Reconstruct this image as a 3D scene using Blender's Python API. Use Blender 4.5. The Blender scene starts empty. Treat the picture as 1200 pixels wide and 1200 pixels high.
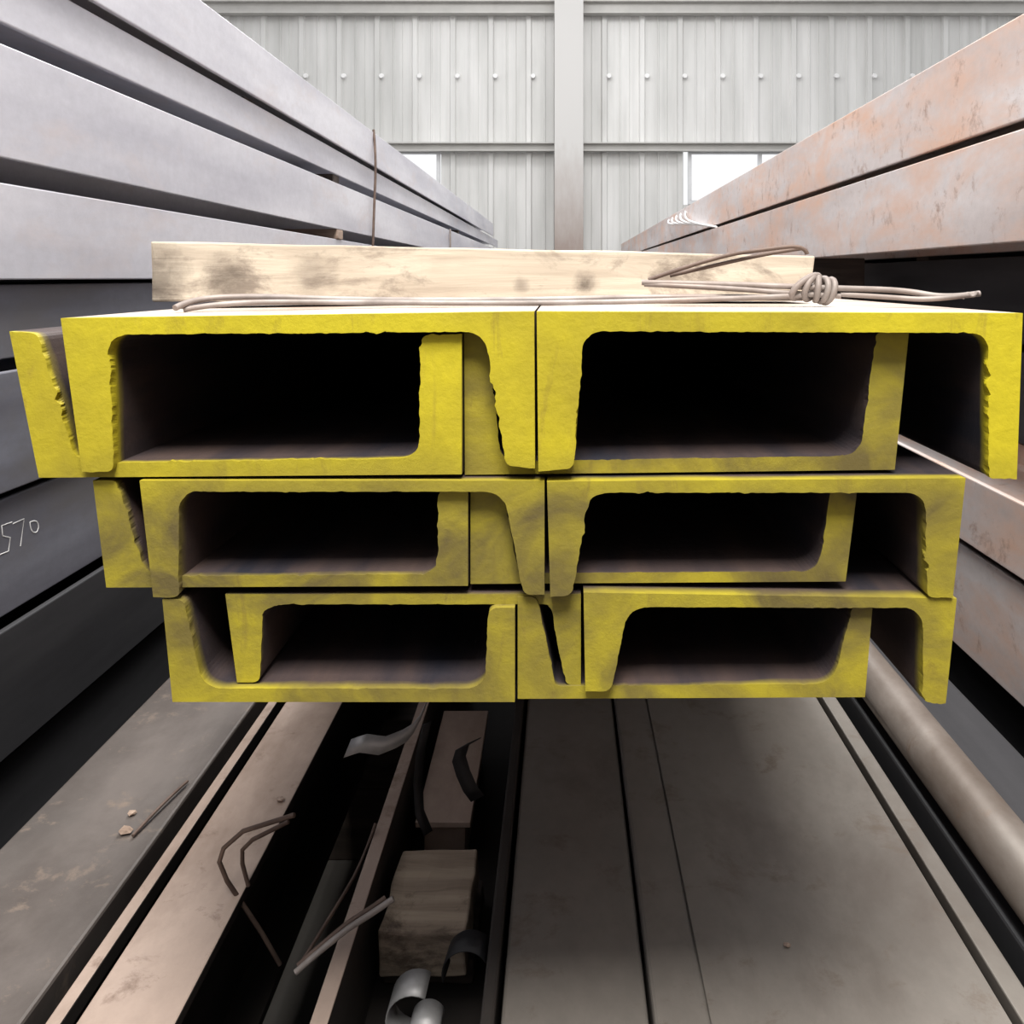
import bpy, bmesh, math, random
from mathutils import Vector, noise
random.seed(7)
H = 1.3            # eye height above the hall floor
sc = bpy.context.scene
sc.view_settings.view_transform = 'Standard'
sc.view_settings.look = 'None'
sc.view_settings.exposure = 0.0

# ---------------------------------------------------------------- materials
def new_mat(name):
    m = bpy.data.materials.new(name); m.use_nodes = True
    nt = m.node_tree; b = nt.nodes['Principled BSDF']
    return m, nt, b
def N(nt, t, **kw):
    n = nt.nodes.new(t)
    for k, v in kw.items(): setattr(n, k, v)
    return n
def pos(nt, scale=(1,1,1)):
    g = N(nt, 'ShaderNodeNewGeometry'); mp = N(nt, 'ShaderNodeMapping')
    mp.inputs['Scale'].default_value = scale
    nt.links.new(g.outputs['Position'], mp.inputs['Vector'])
    return mp.outputs['Vector']
def noise_tex(nt, vec, scale, detail=6, rough=0.6, dist=0.0):
    n = N(nt, 'ShaderNodeTexNoise'); n.inputs['Scale'].default_value = scale
    n.inputs['Detail'].default_value = detail; n.inputs['Roughness'].default_value = rough
    n.inputs['Distortion'].default_value = dist
    nt.links.new(vec, n.inputs['Vector']); return n.outputs['Fac']
def ramp(nt, fac, stops):
    r = N(nt, 'ShaderNodeValToRGB'); e = r.color_ramp.elements
    while len(e) < len(stops): e.new(0.5)
    for i, (p, c) in enumerate(stops):
        e[i].position = p; e[i].color = (c[0], c[1], c[2], 1) if hasattr(c, '__len__') else (c, c, c, 1)
    nt.links.new(fac, r.inputs['Fac']); return r.outputs['Color']
def mix(nt, fac, a, b, mode='MIX'):
    m = N(nt, 'ShaderNodeMix', data_type='RGBA', blend_type=mode)
    if isinstance(fac, (int, float)): m.inputs[0].default_value = fac
    else: nt.links.new(fac, m.inputs[0])
    for s, v in ((6, a), (7, b)):
        if hasattr(v, '__len__'): m.inputs[s].default_value = (*v[:3], 1)
        else: nt.links.new(v, m.inputs[s])
    return m.outputs[2]
def mth(nt, op, a, b=0.0, c=None, clamp=False):
    n = N(nt, 'ShaderNodeMath', operation=op); n.use_clamp = clamp
    for i, v in enumerate((a, b) if c is None else (a, b, c)):
        if isinstance(v, (int, float)): n.inputs[i].default_value = v
        else: nt.links.new(v, n.inputs[i])
    return n.outputs[0]
def maprange(nt, v, a, b, c=0.0, d=1.0):
    m = N(nt, 'ShaderNodeMapRange'); nt.links.new(v, m.inputs['Value'])
    for k, q in (('From Min', a), ('From Max', b), ('To Min', c), ('To Max', d)): m.inputs[k].default_value = q
    return m.outputs[0]
def bump(nt, b, h, strength=0.2, dist=0.01):
    n = N(nt, 'ShaderNodeBump'); n.inputs['Strength'].default_value = strength
    n.inputs['Distance'].default_value = dist
    nt.links.new(h, n.inputs['Height']); nt.links.new(n.outputs['Normal'], b.inputs['Normal'])

def steel(name, base, dark, rust=None, rust_amt=0.5, metal=0.25, rough=0.5, stretch=(3, .35, 3), sc_=3.0, rust2=None):
    m, nt, b = new_mat(name)
    v = pos(nt, stretch)
    f = noise_tex(nt, v, sc_, 5, .52)
    col = mix(nt, ramp(nt, f, [(.30, 0), (.66, 1)]), dark, base)
    fine = noise_tex(nt, pos(nt, (1, .7, 1)), 45, 5, .7)
    col = mix(nt, .18, col, ramp(nt, fine, [(.3, .35), (.7, 1.0)]), 'MULTIPLY')
    if rust:
        f2 = noise_tex(nt, pos(nt, (1.6, .9, 2.4)), 2.6, 8, .66, .3)
        col = mix(nt, ramp(nt, f2, [(1 - rust_amt - .13, 0), (1 - rust_amt + .12, .85)]), col, rust)
    if rust2:
        f3 = noise_tex(nt, pos(nt, (1.2, 1.4, 1.2)), 9, 9, .75, .3)
        col = mix(nt, ramp(nt, f3, [(.56, 0), (.68, .8)]), col, rust2)
    nt.links.new(col, b.inputs['Base Color'])
    b.inputs['Metallic'].default_value = metal
    nt.links.new(ramp(nt, f, [(.3, min(1, rough + .15)), (.7, rough)]), b.inputs['Roughness'])
    bump(nt, b, fine, .10, .003)
    return m

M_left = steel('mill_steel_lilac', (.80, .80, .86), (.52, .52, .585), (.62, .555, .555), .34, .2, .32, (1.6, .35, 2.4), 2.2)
M_leftd = steel('mill_steel_lilac_dark', (.28, .29, .34), (.13, .13, .16), (.16, .15, .15), .4, .2, .5, (1.6, .35, 2.4), 2.4)  # darker copy of the lilac steel for the middle left layers
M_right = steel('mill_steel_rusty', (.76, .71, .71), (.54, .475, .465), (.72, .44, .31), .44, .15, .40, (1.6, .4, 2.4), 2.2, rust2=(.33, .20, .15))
M_rightd = steel('mill_steel_shaded', (.045, .045, .05), (.016, .016, .02), None, .4, .1, .6)  # near-black steel: shade of recesses and lower layers put into the colour
M_floor_l = steel('steel_pinkish_scale', (.50, .39, .33), (.33, .25, .205), (.21, .145, .11), .42, .05, .5, (2, .6, 2), 2.4, rust2=(.17, .11, .08))
M_plate = steel('steel_plate_taupe', (.275, .25, .225), (.18, .163, .145), (.115, .092, .078), .36, .15, .45, (1.4, .9, 2), 1.8, rust2=(.15, .115, .09))
M_plated = steel('steel_plate_dark', (.18, .155, .142), (.07, .062, .058), (.055, .043, .038), .45, .15, .45, (1.6, .7, 2), 2.2, rust2=(.24, .185, .145))  # darker copy of the plate steel for the far-left channel
M_pipe = steel('steel_pipe_grey', (.25, .22, .20), (.12, .108, .095), (.09, .066, .052), .46, .15, .40, (2, .6, 2), 3, rust2=(.13, .09, .065))
M_dark = steel('steel_cavity_shade', (.045, .038, .034), (.018, .016, .015), None, .4, .1, .6)  # near-black steel: shade inside the lower cavities put into the colour
M_wire = steel('tie_wire_grey', (.40, .36, .34), (.22, .19, .175), (.24, .17, .14), .4, .2, .5, (8, 8, 8))
M_rust_wire = steel('tie_wire_rust', (.18, .125, .10), (.09, .06, .05), None, .4, .2, .55, (8, 8, 8))
M_strap = steel('strap_galvanised', (.52, .52, .53), (.28, .28, .28), None, .4, .4, .4, (8, 8, 8))
M_blackstrap = steel('strap_black', (.03, .03, .035), (.015, .015, .015), None, .4, .2, .45)

def channel_mat():
    m, nt, b = new_mat('channel_steel_yellow_end')
    g = N(nt, 'ShaderNodeNewGeometry'); sp = N(nt, 'ShaderNodeSeparateXYZ'); sn = N(nt, 'ShaderNodeSeparateXYZ')
    nt.links.new(g.outputs['Position'], sp.inputs[0]); nt.links.new(g.outputs['True Normal'], sn.inputs[0])
    v = pos(nt)
    n1 = noise_tex(nt, v, 7, 5, .55, .3); n2 = noise_tex(nt, v, 70, 5, .7); n3 = noise_tex(nt, pos(nt, (1.8, 1, .45)), 22, 5, .65, .9)
    n4 = noise_tex(nt, pos(nt, (1, 1, 1.3)), 11, 5, .6, .6)
    yel = mix(nt, ramp(nt, n1, [(.36, 0), (.56, 1)]), (.42, .345, .018), (.58, .49, .014))
    yel = mix(nt, ramp(nt, n3, [(.57, 0), (.75, .6)]), yel, (.22, .145, .03))
    yel = mix(nt, .20, yel, ramp(nt, n2, [(.3, .45), (.62, 1)]), 'MULTIPLY')
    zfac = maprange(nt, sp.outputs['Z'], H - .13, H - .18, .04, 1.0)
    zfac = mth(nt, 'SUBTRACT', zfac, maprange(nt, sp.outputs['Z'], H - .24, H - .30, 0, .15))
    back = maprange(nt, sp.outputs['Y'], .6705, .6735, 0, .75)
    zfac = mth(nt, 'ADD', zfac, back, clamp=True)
    row_shade = mth(nt, 'MULTIPLY', zfac, ramp(nt, n4, [(.38, 1), (.64, .45)]))
    yel = mix(nt, row_shade, yel, (.125, .098, .032))  # olive shade of lower rows and set-back channels painted into the yellow
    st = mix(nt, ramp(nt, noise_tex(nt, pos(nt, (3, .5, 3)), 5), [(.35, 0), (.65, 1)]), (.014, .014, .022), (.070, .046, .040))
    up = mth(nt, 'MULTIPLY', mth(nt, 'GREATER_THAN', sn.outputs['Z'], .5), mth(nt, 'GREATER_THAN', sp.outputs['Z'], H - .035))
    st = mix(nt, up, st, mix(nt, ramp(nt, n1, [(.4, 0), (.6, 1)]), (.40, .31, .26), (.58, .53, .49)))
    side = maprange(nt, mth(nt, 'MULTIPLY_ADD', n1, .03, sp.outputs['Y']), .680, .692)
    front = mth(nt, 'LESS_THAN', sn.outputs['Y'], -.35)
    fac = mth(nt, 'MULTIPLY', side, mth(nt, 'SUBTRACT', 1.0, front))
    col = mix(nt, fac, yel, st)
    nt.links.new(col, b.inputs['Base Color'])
    b.inputs['Roughness'].default_value = .6
    bump(nt, b, n2, .25, .003)
    return m
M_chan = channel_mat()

def wood(name, light, dark, stain, along='X', spots=(), thr=.55):
    m, nt, b = new_mat(name)
    s = (.6, 8, 8) if along == 'X' else (8, 8, .8)
    f = noise_tex(nt, pos(nt, s), 6, 7, .6, .5)
    col = mix(nt, ramp(nt, f, [(.35, 0), (.62, 1)]), dark, light)
    f2 = noise_tex(nt, pos(nt, (1, 1, 1.6)), 9, 8, .72, .4)
    col = mix(nt, ramp(nt, f2, [(thr, 0), (thr + .12, .85)]), col, stain)
    for (c, r, k) in spots:
        g = N(nt, 'ShaderNodeNewGeometry'); d = N(nt, 'ShaderNodeVectorMath', operation='DISTANCE')
        nt.links.new(g.outputs['Position'], d.inputs[0]); d.inputs[1].default_value = c
        a = mth(nt, 'MULTIPLY_ADD', noise_tex(nt, pos(nt), 55, 5, .7), r * 1.5, d.outputs['Value'])
        col = mix(nt, ramp(nt, a, [(r * 1.2, (k, k, k)), (r * 2.2, (0, 0, 0))]), col, (.09, .07, .055))
    nt.links.new(col, b.inputs['Base Color']); b.inputs['Roughness'].default_value = .8
    bump(nt, b, f, .35, .004)
    return m
M_timber = wood('weathered_timber', (.62, .545, .44), (.40, .335, .265), (.22, .18, .145), 'X',
                [((.022, .87, H - .006), .010, 1), ((-.042, .86, H - .008), .007, .5), ((-.335, .85, H - .002), .020, .6), ((-.405, .85, H + .0), .028, .7), ((-.25, .85, H + .0), .02, .4)], .48)
M_block = wood('dunnage_wood', (.44, .36, .275), (.25, .195, .15), (.07, .048, .035), thr=.52)
M_sleeper = wood('sleeper_wood_dark', (.08, .06, .05), (.04, .03, .025), (.03, .02, .02))
M_stick = wood('sticker_wood', (.45, .34, .27), (.30, .22, .17), (.16, .10, .07))

def plain(name, col, rough=.7, var=.15, scale=4, metal=0):
    m, nt, b = new_mat(name)
    f = noise_tex(nt, pos(nt), scale, 6, .6)
    c = mix(nt, ramp(nt, f, [(.3, 0), (.7, 1)]), tuple(x * (1 - var) for x in col), col)
    nt.links.new(c, b.inputs['Base Color']); b.inputs['Roughness'].default_value = rough
    b.inputs['Metallic'].default_value = metal
    return m
M_conc = plain('concrete_floor', (.14, .13, .12), .9, .4, 3)
M_girt = plain('girt_grey_paint', (.56, .55, .53), .6)
M_winframe = plain('window_frame_white', (.75, .76, .78), .5)
M_chalk = plain('chalk', (.85, .85, .85), .9)
M_screw = plain('screw_washer', (.95, .95, .95), .5)
def col_mat():
    m, nt, b = new_mat('column_grey_paint')
    g = N(nt, 'ShaderNodeNewGeometry'); sp = N(nt, 'ShaderNodeSeparateXYZ'); nt.links.new(g.outputs['Position'], sp.inputs[0])
    f = noise_tex(nt, pos(nt, (2, 1, .6)), 4, 6, .65)
    a = mth(nt, 'MULTIPLY_ADD', f, 1.2, sp.outputs['Z'])
    c = mix(nt, maprange(nt, a, 2.3, 4.0), (.36, .29, .26), (.62, .61, .60))
    nt.links.new(c, b.inputs['Base Color']); b.inputs['Roughness'].default_value = .6
    return m
M_col = col_mat()

def wall_mat():
    m, nt, b = new_mat('corrugated_sheet_grey')
    f = noise_tex(nt, pos(nt, (1.2, 1, .22)), 1.8, 6, .55)
    c = mix(nt, ramp(nt, f, [(.3, 0), (.68, 1)]), (.60, .60, .585), (.80, .795, .785))
    f2 = noise_tex(nt, pos(nt, (9, 1, .25)), 1.2, 4, .6)
    c = mix(nt, .24, c, ramp(nt, f2, [(.35, .68), (.6, 1)]), 'MULTIPLY')
    nt.links.new(c, b.inputs['Base Color']); b.inputs['Roughness'].default_value = .5
    return m
M_wall = wall_mat()

# ---------------------------------------------------------------- helpers
def link(me, name, mats):
    o = bpy.data.objects.new(name, me); sc.collection.objects.link(o)
    for m in (mats if isinstance(mats, list) else [mats]): me.materials.append(m)
    return o
def prism(bm, rings):
    rr = [[bm.verts.new((x, y, z)) for x, z in p] for p, y in rings]
    n = len(rr[0])
    for a, b in zip(rr, rr[1:]):
        for i in range(n):
            bm.faces.new((a[i], a[(i + 1) % n], b[(i + 1) % n], b[i]))
    bm.faces.new(rr[0]); bm.faces.new(list(reversed(rr[-1])))
def finish(bm, name, mat, bevel=0, smooth=False):
    bmesh.ops.recalc_face_normals(bm, faces=bm.faces[:])
    me = bpy.data.meshes.new(name); bm.to_mesh(me); bm.free()
    o = link(me, name, mat)
    if smooth:
        for p in me.polygons: p.use_smooth = True
    if bevel:
        md = o.modifiers.new('bevel', 'BEVEL'); md.width = bevel; md.segments = 2; md.limit_method = 'ANGLE'
    return o
def box(bm, x0, x1, y0, y1, z0, z1):
    vs = [bm.verts.new((x, y, z)) for x in (x0, x1) for y in (y0, y1) for z in (z0, z1)]
    for f in ((0,1,3,2),(4,6,7,5),(0,4,5,1),(2,3,7,6),(0,2,6,4),(1,5,7,3)):
        bm.faces.new([vs[i] for i in f])
def curve(name, pts, r, mat, parent=None, cyclic=False, poly=False):
    cu = bpy.data.curves.new(name, 'CURVE'); cu.dimensions = '3D'; cu.bevel_depth = r; cu.bevel_resolution = 3
    cu.use_fill_caps = True
    s = cu.splines.new('POLY' if poly else 'NURBS'); s.points.add(len(pts) - 1)
    for p, q in zip(s.points, pts): p.co = (*q, 1)
    if not poly: s.order_u = 3; s.use_endpoint_u = True
    s.use_cyclic_u = cyclic; cu.resolution_u = 6
    o = bpy.data.objects.new(name, cu); sc.collection.objects.link(o); cu.materials.append(mat)
    if parent: o.parent = parent
    return o

# ---------------------------------------------------------------- camera
cam = bpy.data.cameras.new('camera'); co = bpy.data.objects.new('camera', cam); sc.collection.objects.link(co)
co.location = (0, 0, H); co.rotation_euler = (math.radians(90), 0, 0)
cam.lens = 30; cam.sensor_width = 36; cam.shift_x = -.05; cam.shift_y = -.2292; cam.clip_start = .02
sc.camera = co

# ---------------------------------------------------------------- steel channels
Y0 = .66
U = .00066
def D(u, v): return ((u - 660) * U, (325 - v) * U + H)

def fillet(p0, p1, p2, r, n=6):
    a = (Vector(p0) - Vector(p1)); b = (Vector(p2) - Vector(p1))
    r = min(r, a.length * .48, b.length * .48)
    A = Vector(p1) + a.normalized() * r; B = Vector(p1) + b.normalized() * r
    out = []
    for i in range(n + 1):
        t = i / n
        q = A * (1 - t) ** 2 + Vector(p1) * 2 * t * (1 - t) + B * t * t
        out.append((q.x, q.y))
    return out
def resample(path, step):
    out = [path[0]]
    for a, b in zip(path, path[1:]):
        d = math.dist(a, b); k = max(1, int(d / step))
        for i in range(1, k + 1):
            t = i / k; out.append((a[0] + (b[0] - a[0]) * t, a[1] + (b[1] - a[1]) * t))
    return out
def channel(pts, dy=0.0, L=6.0, jag=1.0, seed=0, rE=24, rF=24):
    A, B, C, Dd, E, F, G, Hh = [Vector(p) for p in pts]
    path = [tuple(C)]
    path += fillet(C, Dd, E, 9, 4)
    path += fillet(Dd, E, F, rE, 8)
    path += fillet(E, F, G, rF, 8)
    path += fillet(F, G, Hh, 9, 4)
    path += [tuple(Hh)]
    path = resample(path, 2.5)
    outer = resample([tuple(Hh), tuple(A), tuple(B), tuple(C)], 40)[1:-1]
    rnd = random.Random(seed)
    n = len(path); clean = list(path); rough = []
    for i, p in enumerate(path):
        a = path[max(0, i - 1)]; b = path[min(n - 1, i + 1)]
        t = Vector((b[0] - a[0], b[1] - a[1]))
        if t.length < 1e-6: t = Vector((1, 0))
        t.normalize(); nn = Vector((-t.y, t.x))
        edge = min(1, i / 4, (n - 1 - i) / 4)
        side = 1.0 if abs(t.y) > .5 else .5
        w = noise.noise(Vector((p[0] * .025, p[1] * .025, seed * 3.1)))
        q = noise.noise(Vector((p[0] * .09, p[1] * .09, seed * 7.7)))
        q2 = noise.noise(Vector((p[0] * .24, p[1] * .24, seed * 1.7)))
        k = (q * 4.0 + q2 * 1.5 * (.35 + abs(q) * 3) + rnd.uniform(-.2, .2)) * side * edge * jag * (0.35 + max(0, w) * 2.0)
        k = max(-2.8, min(2.8, k))
        rough.append((p[0] + nn.x * k, p[1] + nn.y * k))
    prof_r = [D(*p) for p in rough + outer]; prof_c = [D(*p) for p in clean + outer]
    bm = bmesh.new()
    prism(bm, [(prof_r, Y0 + dy), (prof_r, Y0 + dy + .003), (prof_c, Y0 + dy + .009), (prof_c, Y0 + dy + L)])
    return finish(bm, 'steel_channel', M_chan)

chs = [
 ([(71,373),(626,365),(627,549),(593,546),(568,389),(128,392),(133,553),(96,553)], .000, 1.0),
 ([(40,562),(540,558),(540,392),(492,394),(489,539),(84,545),(38,391),(5,389)], .006, 1.1),
 ([(629,365),(1197,367),(1190,561),(1157,560),(1157,390),(684,388),(673,548),(631,552)], -.002, 1.1),
 ([(542,562),(1058,556),(1075,391),(1036,391),(1016,539),(584,546),(572,392),(541,392)], .016, .9),
 ([(162,564),(638,564),(638,698),(613,698),(590,577),(208,577),(208,701),(178,701)], .002, .7),
 ([(118,693),(547,691),(547,578),(511,578),(512,677),(166,680),(131,566),(102,566)], .008, .7),
 ([(641,564),(1131,560),(1116,700),(1086,700),(1084,577),(690,577),(671,697),(645,699)], -.001, .8),
 ([(549,692),(998,689),(1012,578),(980,578),(966,677),(606,679),(588,578),(549,578)], .014, .6),
 ([(258,702),(681,702),(681,810),(663,810),(645,714),(303,714),(299,807),(272,807)], .010, .7),
 ([(200,825),(603,825),(603,714),(572,714),(568,809),(236,809),(213,704),(188,704)], .003, .9),
 ([(684,695),(1122,702),(1109,825),(1082,825),(1082,713),(737,712),(716,811),(686,811)], .001, .8),
 ([(606,825),(1018,823),(1027,714),(1003,714),(980,807),(651,810),(629,704),(606,704)], .008, .6),
]
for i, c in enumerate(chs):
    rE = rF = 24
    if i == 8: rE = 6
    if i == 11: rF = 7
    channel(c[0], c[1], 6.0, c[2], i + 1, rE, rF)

# ---------------------------------------------------------------- generic long sections
def h_beam(x0, x1, z0, z1, y0, y1, mat, t=.012, name='steel_h_beam'):
    zm = (z0 + z1) / 2; w = .006; f = .010
    P = [(x0, z0), (x0 + t, z0), (x0 + t, zm - w - f), (x0 + t + f, zm - w), (x1 - t - f, zm - w), (x1 - t, zm - w - f),
         (x1 - t, z0), (x1, z0), (x1, z1), (x1 - t, z1), (x1 - t, zm + w + f), (x1 - t - f, zm + w),
         (x0 + t + f, zm + w), (x0 + t, zm + w + f), (x0 + t, z1), (x0, z1)]
    P = [(x, z + H) for x, z in P]
    bm = bmesh.new(); prism(bm, [(P, y0), (P, y1)])
    return finish(bm, name, mat, .0025)

YS = -3.2     # the side piles run back past the camera, lengthened to block side light
k = .9 / 660
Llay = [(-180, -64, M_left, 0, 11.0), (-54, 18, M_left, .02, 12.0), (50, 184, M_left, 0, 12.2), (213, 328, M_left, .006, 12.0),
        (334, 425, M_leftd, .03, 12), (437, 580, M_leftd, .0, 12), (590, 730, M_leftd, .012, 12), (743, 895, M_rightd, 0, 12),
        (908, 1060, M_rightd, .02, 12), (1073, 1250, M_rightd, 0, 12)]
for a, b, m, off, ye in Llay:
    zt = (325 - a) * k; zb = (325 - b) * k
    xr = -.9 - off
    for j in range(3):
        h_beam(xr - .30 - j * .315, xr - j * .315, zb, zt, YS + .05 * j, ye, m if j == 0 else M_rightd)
k2 = .8 / 540
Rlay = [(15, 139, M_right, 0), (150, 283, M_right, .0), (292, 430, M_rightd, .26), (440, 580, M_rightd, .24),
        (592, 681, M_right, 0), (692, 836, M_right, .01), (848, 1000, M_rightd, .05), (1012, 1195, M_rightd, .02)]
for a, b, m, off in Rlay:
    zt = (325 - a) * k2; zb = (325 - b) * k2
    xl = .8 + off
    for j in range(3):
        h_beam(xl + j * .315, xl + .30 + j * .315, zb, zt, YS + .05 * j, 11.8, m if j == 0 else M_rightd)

def sticker(x0, x1, y0, y1, z0, z1, mat=M_block, name='timber_sticker', bev=.004):
    bm = bmesh.new(); box(bm, x0, x1, y0, y1, z0 + H, z1 + H)
    bmesh.ops.subdivide_edges(bm, edges=bm.edges[:], cuts=3, use_grid_fill=True)
    for v in bm.verts:
        v.co += Vector([noise.noise(v.co * 9 + Vector((i * 5, 0, 0))) * .002 for i in range(3)])
    return finish(bm, name, mat, bev)
for y in (-1.5, 3.4, 7.5):
    sticker(-1.84, -.90, y, y + .09, (325-213)*k, (325-184)*k, M_stick)
    sticker(-1.84, -.93, y + .05, y + .14, (325-50)*k, (325-18)*k, M_sleeper)
for y in (-1.5, 2.5, 5.5, 9.0):
    for a, b in ((-64,-54),(328,334),(425,437),(580,590),(730,743),(895,908),(1060,1073)):
        sticker(-1.84, -.935, y, y + .09, (325-b)*k, (325-a)*k, M_sleeper)
    for a, b in ((139,150),(283,292),(430,440),(580,592),(681,692),(836,848),(1000,1012)):
        sticker(1.07 if 283 <= a <= 580 else .83, 1.75, y, y + .09, (325-b)*k2, (325-a)*k2, M_sleeper)
for y in (-1.5, 2.8, 5.7, 9.7):
    sticker(.82, .99, y, y + .1, (325-592)*k2, (325-283)*k2, M_sleeper, 'timber_post')

# ---------------------------------------------------------------- lower layer under the bundle
ZL = -.75
def flat_channel(x0, x1, ztop, depth, mat, y0=-.4, y1=7.5, t=.012, name='steel_channel_web_up'):
    P = [(x0, ztop), (x1, ztop), (x1, ztop - depth), (x1 - t, ztop - depth), (x1 - t * 1.5, ztop - t), (x0 + t * 1.5, ztop - t),
         (x0 + t, ztop - depth), (x0, ztop - depth)]
    P = [(x, z + H) for x, z in P]
    bm = bmesh.new(); prism(bm, [(P, y0), (P, y1)]); return finish(bm, name, mat, .004)
def trough(x0, x1, ztop, zweb, mat, y0=-.4, y1=7.5, t=.014, name='steel_channel_open_up'):
    P = [(x0, ztop), (x0 + t, ztop), (x0 + t * 1.5, zweb + .012), (x1 - t * 1.5, zweb + .012), (x1 - t, ztop), (x1, ztop), (x1, zweb), (x0, zweb)]
    P = [(x, z + H) for x, z in P]
    bm = bmesh.new(); prism(bm, [(P, y0), (P, y1)]); return finish(bm, name, mat, .003)
def i_beam(x0, x1, ztop, depth, mat, y0=-.4, y1=7.5, t=.014, name='steel_i_beam', topmat=None):
    xm = (x0 + x1) / 2; w = .006; zb = ztop - depth
    P = [(x0, ztop), (x1, ztop), (x1, ztop - t), (xm + w, ztop - t - .006), (xm + w, zb + t + .006), (x1, zb + t), (x1, zb), (x0, zb),
         (x0, zb + t), (xm - w, zb + t + .006), (xm - w, ztop - t - .006), (x0, ztop - t)]
    P = [(x, z + H) for x, z in P]
    bm = bmesh.new(); prism(bm, [(P, y0), (P, y1)])
    o = finish(bm, name, [mat, topmat] if topmat else mat, .002)
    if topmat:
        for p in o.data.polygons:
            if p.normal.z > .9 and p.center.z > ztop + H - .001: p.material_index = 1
    return o
flat_channel(-.064, .088, ZL - .012, .20, M_plate)
flat_channel(.092, .452, ZL, .22, M_plate)
bm = bmesh.new(); box(bm, .148, .449, -.38, 7.4, ZL + H + .0005, ZL + H + .0045); finish(bm, 'steel_plate', M_plate, .001)
i_beam(.458, .482, ZL + .008, .24, M_plate, t=.02, name='steel_flat_bar')
i_beam(-.49, -.39, ZL, .22, M_dark, topmat=M_floor_l)  # pale top face only, the sides carry the cavity shade as colour
flat_channel(-.74, -.545, ZL, .22, M_plated)
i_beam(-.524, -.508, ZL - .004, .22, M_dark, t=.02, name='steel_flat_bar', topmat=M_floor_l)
trough(-.253, -.07, ZL, -.885, M_dark)
bm = bmesh.new(); box(bm, -.254, -.236, -.4, 7.4, ZL + H + .0003, ZL + H + .003); finish(bm, 'lit_edge_strip', M_floor_l, .0008)  # added pale strip, paints the lit top edge of the dark flange
for y in (0.1, 1.9, 3.8, 5.8, 7.0):
    for z0, z1 in ((-1.3, -1.14), (-1.14, -.985)):
        sticker(-.80, .72, y, y + .16, z0, z1, M_sleeper, 'timber_sleeper')
for y in (1.56, 3.6, 5.6):
    for z0, z1 in ((ZL + .009, -.61), (-.61, -.47), (-.47, -.331)):
        sticker(-.46, .42, y, y + .16, z0, z1, M_sleeper, 'timber_sleeper')

bm = bmesh.new()
n = 40; R = .036; cx, cz = .535, -.69
Po = [(cx + R * math.cos(i * 2 * math.pi / n), cz + H + R * math.sin(i * 2 * math.pi / n)) for i in range(n)]
Pi = [(cx + (R - .005) * math.cos(i * 2 * math.pi / n), cz + H + (R - .005) * math.sin(i * 2 * math.pi / n)) for i in range(n)]
ro = [[bm.verts.new((x, y, z)) for x, z in Po] for y in (-.3, 7.2)]
ri = [[bm.verts.new((x, y, z)) for x, z in Pi] for y in (-.3, 7.2)]
for i in range(n):
    j = (i + 1) % n
    bm.faces.new((ro[0][i], ro[0][j], ro[1][j], ro[1][i])); bm.faces.new((ri[0][i], ri[1][i], ri[1][j], ri[0][j]))
    bm.faces.new((ro[0][i], ri[0][i], ri[0][j], ro[0][j])); bm.faces.new((ro[1][i], ro[1][j], ri[1][j], ri[1][i]))
finish(bm, 'steel_pipe', M_pipe, 0, True)
flat_channel(.50, .70, -.728, .245, M_rightd)

def rough_block(name, x0, x1, y0, y1, z0, z1, mat, amp=.004, seed=0):
    bm = bmesh.new(); box(bm, x0, x1, y0, y1, z0 + H, z1 + H)
    bmesh.ops.subdivide_edges(bm, edges=bm.edges[:], cuts=6, use_grid_fill=True)
    for v in bm.verts: v.co += Vector([noise.noise(v.co * 24 + Vector((i * 9 + seed, 0, 0))) * amp for i in range(3)])
    return finish(bm, name, mat, .003)
rough_block('wood_block', -.220, -.116, 1.02, 1.165, -.836, -.782, M_block, .004)
rough_block('wood_block', -.222, -.110, 1.05, 1.19, -.870, -.839, M_sleeper, .002, 5)
bm = bmesh.new()
P = [(-.215, -.80), (-.135, -.80), (-.135, -.792), (-.215, -.792)]
prism(bm, [([(x, z + H) for x, z in P], 1.24), ([(x, z + H + .01) for x, z in P], 1.54)])
box(bm, -.205, -.145, 1.26, 1.53, -.872 + H, -.80 + H)
finish(bm, 'steel_offcut', M_floor_l, .001)

def ribbon(name, path, wvec, mat, th=.0012):
    bm = bmesh.new(); w = Vector(wvec)
    a = [bm.verts.new(Vector(p) + Vector((0, 0, H))) for p in path]; b = [bm.verts.new(Vector(p) + w + Vector((0, 0, H))) for p in path]
    for i in range(len(path) - 1): bm.faces.new((a[i], a[i + 1], b[i + 1], b[i]))
    me = bpy.data.meshes.new(name); bm.to_mesh(me); bm.free(); o = link(me, name, mat)
    for p in me.polygons: p.use_smooth = True
    md = o.modifiers.new('t', 'SOLIDIFY'); md.thickness = th
    return o
def W(u, v, y): return ((u - 660) * y / 1000, y, (325 - v) * y / 1000)
def Wp(u, v, y): a = W(u, v, y); return (a[0], a[1], a[2] + H)
def arc(cx, cy, cz, r, a0, a1, n=14, ell=1.0):
    return [(cx + r * math.cos(math.radians(a0 + (a1 - a0) * i / n)), cy, cz + ell * r * math.sin(math.radians(a0 + (a1 - a0) * i / n))) for i in range(n + 1)]
ribbon('steel_strap', [W(412, 866, 1.12), W(430, 860, 1.12), W(452, 863, 1.13), W(472, 855, 1.14), W(484, 848, 1.15), W(492, 838, 1.16), W(500, 822, 1.18)], (-.008, -.008, -.020), M_strap)
ribbon('steel_strap', arc(-.165, .93, -.812, .028, 60, 265), (0.002, .032, .004), M_strap)
ribbon('steel_strap', arc(-.148, .90, -.808, .017, 20, 180), (0.002, .030, .004), M_strap)
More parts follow.
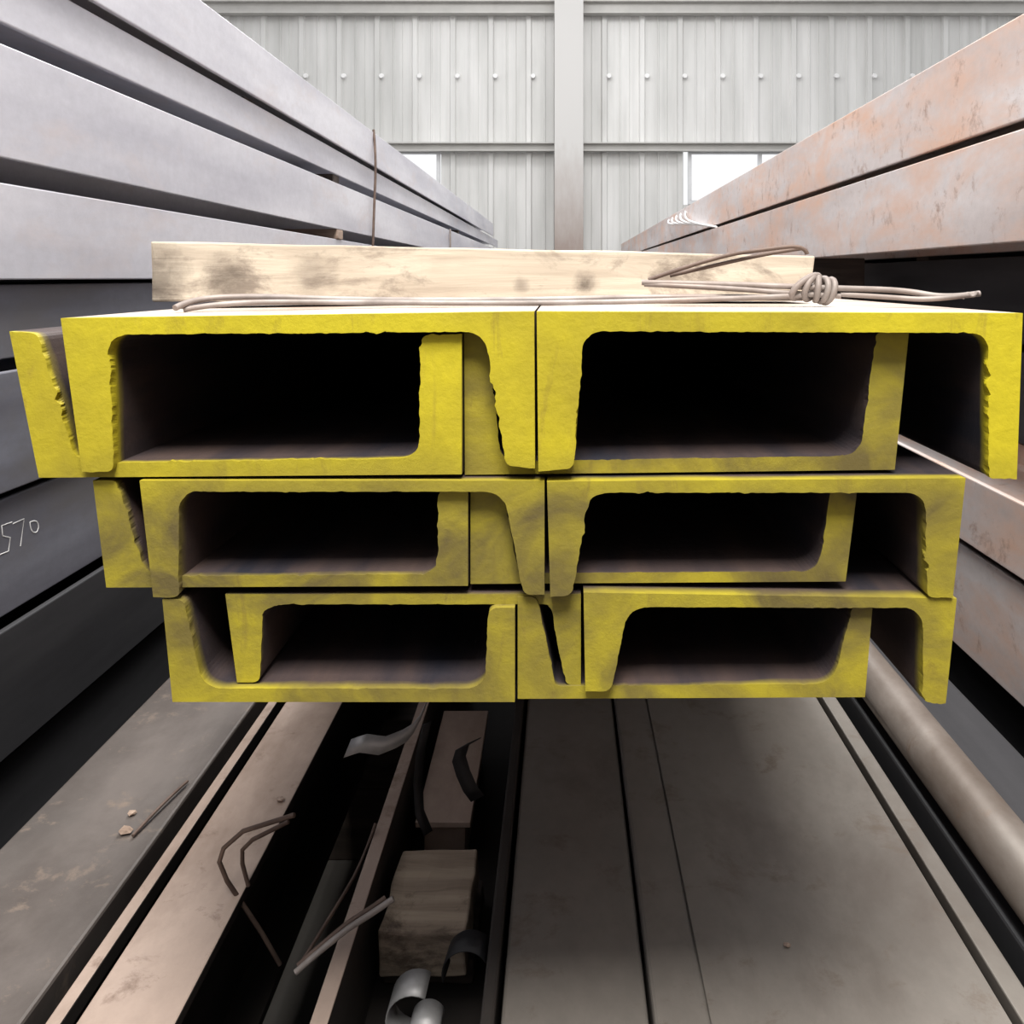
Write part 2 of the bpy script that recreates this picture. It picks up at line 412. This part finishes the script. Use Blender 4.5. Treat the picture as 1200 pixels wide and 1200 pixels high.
ribbon('steel_strap', arc(-.110, .96, -.785, .026, 30, 200), (0.004, .028, .003), M_blackstrap)
ribbon('steel_strap', [W(548, 872, 1.2), W(534, 880, 1.2), W(530, 893, 1.2), W(535, 910, 1.2), W(543, 928, 1.2), W(552, 940, 1.2)], (.018, .01, .003), M_blackstrap)
ribbon('steel_strap', [W(496, 850, 1.2), W(488, 885, 1.2), W(485, 920, 1.2), W(487, 955, 1.19), W(497, 980, 1.18)], (.010, .012, .0), M_blackstrap)

curve('bent_wire', [Wp(345,955,1.02),Wp(285,974,1.03),Wp(262,994,1.03),Wp(257,1010,1.03),Wp(266,1032,1.03),Wp(282,1056,1.04),Wp(306,1092,1.04),Wp(328,1130,1.05)], .0028, M_rust_wire, poly=True)
curve('bent_wire', [Wp(338,963,1.05),Wp(296,984,1.05),Wp(284,996,1.05),Wp(284,1012,1.05),Wp(291,1038,1.05)], .0026, M_rust_wire, poly=True)
curve('bent_wire', [Wp(346,1140,.92),Wp(395,1096,.94),Wp(440,1068,.95),Wp(461,1053,.955)], .0034, M_wire)
curve('bent_wire', [Wp(349,1132,.925),Wp(400,1086,.945),Wp(436,1064,.955),Wp(452,1052,.96)], .003, M_rust_wire)
curve('bent_wire', [Wp(440,965,1.15),Wp(425,1010,1.12),Wp(395,1062,1.0),Wp(352,1130,.93)], .002, M_rust_wire)
def chip(name, c, s, mat, seed):
    bm = bmesh.new(); r = random.Random(seed)
    bmesh.ops.create_icosphere(bm, subdivisions=1, radius=s)
    for v in bm.verts: v.co = Vector((v.co.x * r.uniform(.6, 1.5), v.co.y * r.uniform(.6, 1.4), v.co.z * .5)) + Vector(c) + Vector((0, 0, H + s * .6))
    return finish(bm, name, mat)
chip('wood_chip', (-.59, 1.15, ZL), .009, M_stick, 1); chip('wood_chip', (-.60, 1.19, ZL), .006, M_stick, 2)
chip('wood_chip', (-.405, 1.22, ZL), .006, M_floor_l, 3); chip('wood_chip', (.25, .95, ZL + .0045), .004, M_floor_l, 4)
curve('bent_wire', [(-.575, 1.14, ZL + H + .004), (-.565, 1.2, ZL + H + .01), (-.555, 1.26, ZL + H + .006)], .0022, M_rust_wire)

# ---------------------------------------------------------------- timber on top of the bundle
top = -(368 - 325) * U
bm = bmesh.new()
vs = {}
nx = 60
for i in range(nx + 1):
    t = i / nx; x = -.408 + t * .662; y = .845 + t * .03
    zt = .036 - t * .014 + noise.noise(Vector((x * 9, 0, 3))) * .0018
    zb = top + .004 + noise.noise(Vector((x * 12, 5, 3))) * .0015
    for j, (yy, zz) in enumerate(((y, zb), (y + noise.noise(Vector((x*14,2,0)))*.002, (zb + zt) / 2), (y, zt), (y + .09, zt), (y + .09, zb))):
        vs[i, j] = bm.verts.new((x + (noise.noise(Vector((j * 3.3, i, 0))) * .008 if i in (0, nx) else 0), yy, zz + H))
for i in range(nx):
    for j in range(5):
        bm.faces.new((vs[i, j], vs[i + 1, j], vs[i + 1, (j + 1) % 5], vs[i, (j + 1) % 5]))
bm.faces.new([vs[0, j] for j in range(5)]); bm.faces.new([vs[nx, j] for j in range(5)])
finish(bm, 'timber_beam', M_timber, .002)

wires = bpy.data.objects.new('tie_wire_bundle', None); sc.collection.objects.link(wires)
curve('strand_1', [Wp(205,361,.74), Wp(225,350,.76), Wp(300,347,.78), Wp(420,352,.79), Wp(620,352,.79), Wp(800,347,.79), Wp(940,349,.79)], .0028, M_wire, wires)
curve('strand_2', [Wp(215,363,.75), Wp(260,354,.76), Wp(400,354,.78), Wp(600,356,.78), Wp(820,352,.78), Wp(945,346,.78)], .0026, M_wire, wires)
curve('strand_3', [Wp(752,331,.80), Wp(850,333,.79), Wp(930,336,.78), Wp(985,338,.78), Wp(1060,340,.77), Wp(1110,350,.76), Wp(1148,344,.76)], .0028, M_wire, wires)
curve('strand_4', [Wp(760,328,.80), Wp(840,300,.80), Wp(900,292,.79), Wp(943,287,.79), Wp(946,298,.79)], .0020, M_rust_wire, wires)
curve('strand_5', [Wp(785,323,.81), Wp(850,308,.80), Wp(900,297,.80), Wp(940,291,.80)], .0020, M_rust_wire, wires)
curve('strand_6', [Wp(985,345,.78), Wp(1040,348,.77), Wp(1090,352,.76), Wp(1125,347,.76)], .0024, M_wire, wires)
curve('strand_7', [Wp(755,333,.80), Wp(860,338,.785), Wp(940,345,.78), Wp(985,347,.78)], .0026, M_wire, wires)
curve('tail', [Wp(1128,350,.76), Wp(1133,341,.76), Wp(1141,350,.757), Wp(1145,342,.757)], .0016, M_wire, wires)
kx, ky, kz = Wp(958, 336, .785)
for q in range(5):
    cxx = kx - .011 + .0052 * q
    pts = []
    for i in range(24):
        a = i / 24 * math.tau
        pts.append((cxx + .004 * math.cos(a + q) + (.012 - .003 * q) * math.sin(a + .6), ky + .009 * math.cos(a), kz - .001 * q + .0105 * math.sin(a)))
    curve('wrap_%d' % (q + 1), pts, .0030, M_wire, wires, cyclic=True)
curve('binding_wire', [(-.893, 4.0, H + .10), (-.888, 4.0, H + .30), (-.88, 4.02, H + .56), (-.90, 4.05, H + .70)], .006, M_rust_wire)
curve('binding_wire', [(-.89, 6.7, H - .2), (-.885, 6.7, H + .25), (-.89, 6.72, H + .38)], .007, M_wire)
rg = bpy.data.objects.new('binding_wire', None); sc.collection.objects.link(rg)
for i in range(5):
    y = 5.2 + i * .22
    curve('loop_%d' % (i + 1), [(.79, y - .8, H + .26 + .02 * i), (.76, y, H + .33 + .01 * i), (.79, y + .4, H + .43), (.84, y + .5, H + .468)], .006, M_screw, rg)

cg = bpy.data.objects.new('chalk_mark', None); sc.collection.objects.link(cg)
def CH(u, v):
    y = .912 / ((660 - u) / 1000); return (-.9125, y, (325 - v) * y / 1000 + H)
curve('digit_5', [CH(14, 612), CH(2, 616), CH(3, 628), CH(12, 630), CH(10, 646), CH(0, 650)], .0012, M_chalk, cg, poly=True)
curve('digit_7', [CH(15, 614), CH(28, 608), CH(24, 640)], .0012, M_chalk, cg, poly=True)
curve('digit_0', [CH(35, 612), CH(42, 609), CH(46, 616), CH(43, 625), CH(36, 623)], .0012, M_chalk, cg, cyclic=True)

# ---------------------------------------------------------------- hall
YW = 14.0
def px(u): return (u - 660) * YW / 1000
def pz(v): return (325 - v) * YW / 1000 + H
bm = bmesh.new()
def corr(bm, x0, x1, z0, z1, Y=YW):
    pitch = .62
    prof = []
    i = math.floor(x0 / pitch) - 1
    while i * pitch < x1 + pitch:
        b = i * pitch
        for dx, dd in ((0, 0), (.02, -.05), (.09, -.05), (.11, 0), (.30, 0), (.31, -.015), (.325, -.015), (.335, 0), (.46, 0), (.468, -.01), (.478, 0)):
            prof.append((b + dx, dd))
        i += 1
    pts = [(max(x0, min(x1, x)), d) for x, d in prof if x0 - .06 <= x <= x1 + .06]
    a = [bm.verts.new((x, Y + d, z0)) for x, d in pts]; c = [bm.verts.new((x, Y + d, z1)) for x, d in pts]
    for i in range(len(pts) - 1):
        if abs(pts[i][0] - pts[i + 1][0]) < 1e-6: continue
        bm.faces.new((a[i], a[i + 1], c[i + 1], c[i]))
XW = 12
ztopw = 6.9
zg = pz(176); zs = pz(240)
corr(bm, -XW, XW, zg, ztopw)
corr(bm, -XW, XW, 0, zs)
corr(bm, px(517), px(806), zs, zg)
corr(bm, -XW, -4.6, zs, zg); corr(bm, 4.6, XW, zs, zg)
finish(bm, 'wall_back', M_wall)
bm = bmesh.new(); corr(bm, -XW, XW, 0, 6.6, -6.0); finish(bm, 'wall_front', M_conc)  # unseen wall behind the camera, added to block low sky light
def windowf(name, x0, x1, ms):
    bm = bmesh.new(); f = .07
    box(bm, x0, x1, YW - .06, YW + .04, zs, zs + f); box(bm, x0, x1, YW - .06, YW + .04, zg - f, zg)
    for x in [x0, x1 - f] + ms: box(bm, x, x + f * (.8), YW - .06, YW + .04, zs + f, zg - f)
    finish(bm, name, M_winframe, .005)
windowf('window_1', -4.6, px(517), [-3.7, -2.9])
windowf('window_2', px(806), 4.6, [px(888), px(915)])
bm = bmesh.new()
for v0, v1 in ((5, 20), (169, 179)):
    z1, z0 = pz(v0), pz(v1)
    for x0_, x1_ in ((-XW, px(651)), (px(682), XW)):
        t = .02
        box(bm, x0_, x1_, YW - .22, YW - .07, z1 - t, z1); box(bm, x0_, x1_, YW - .22, YW - .07, z0, z0 + t); box(bm, x0_, x1_, YW - .12, YW - .07, z0 + t, z1 - t)
finish(bm, 'trim_1', M_girt)
bm = bmesh.new()
xa, xb = px(650), px(683)
box(bm, xa, xb, YW - .36, YW - .34, 0, ztopw); box(bm, xa, xb, YW - .09, YW - .07, 0, ztopw); box(bm, (xa+xb)/2 - .01, (xa+xb)/2 + .01, YW - .34, YW - .09, 0, ztopw)
finish(bm, 'steel_column', M_col, .004)
bm = bmesh.new()
x = -8
while x < 8:
    if not (xa - .15 < x < xb + .1):
        m4 = bmesh.ops.create_cone(bm, cap_ends=True, segments=10, radius1=.045, radius2=.035, depth=.03)
        for vv in m4['verts']: vv.co = Vector((vv.co.x + x + .07, YW - .065 - vv.co.z, vv.co.y + pz(90)))
    x += .62
finish(bm, 'trim_2', M_screw)
bm = bmesh.new(); box(bm, -XW, XW, -8, YW + .2, -.1, 0); finish(bm, 'floor', M_conc)

# ---------------------------------------------------------------- light
w = bpy.data.worlds.new('world'); sc.world = w; w.use_nodes = True
bg = w.node_tree.nodes['Background']; bg.inputs[0].default_value = (.99, .99, 1.0, 1); bg.inputs[1].default_value = 1.03
def area(name, loc, target, sx, sy, e, col=(1, 1, 1)):
    l = bpy.data.lights.new(name, 'AREA'); l.shape = 'RECTANGLE'; l.energy = e; l.size = sx; l.size_y = sy; l.color = col
    o = bpy.data.objects.new(name, l); o.location = loc; sc.collection.objects.link(o)
    if target is not None: o.rotation_euler = (Vector(target) - Vector(loc)).to_track_quat('-Z', 'Y').to_euler()
    return o
area('skylight_lamp', (0, 6.0, 5.6), None, 1.0, 7, 330, (1, .99, .97))
area('added_fill', (0, 10.5, 6.6), (0, 14, 3.5), 6, 1.0, 85, (1, .99, .97))  # unseen light added to brighten the back wall
area('added_fill', (0.0, -1.1, 4.9), (0, .9, .7), 1.6, 1.6, 400, (1, .955, .89))  # unseen light added behind the camera for yellow ends and near plates
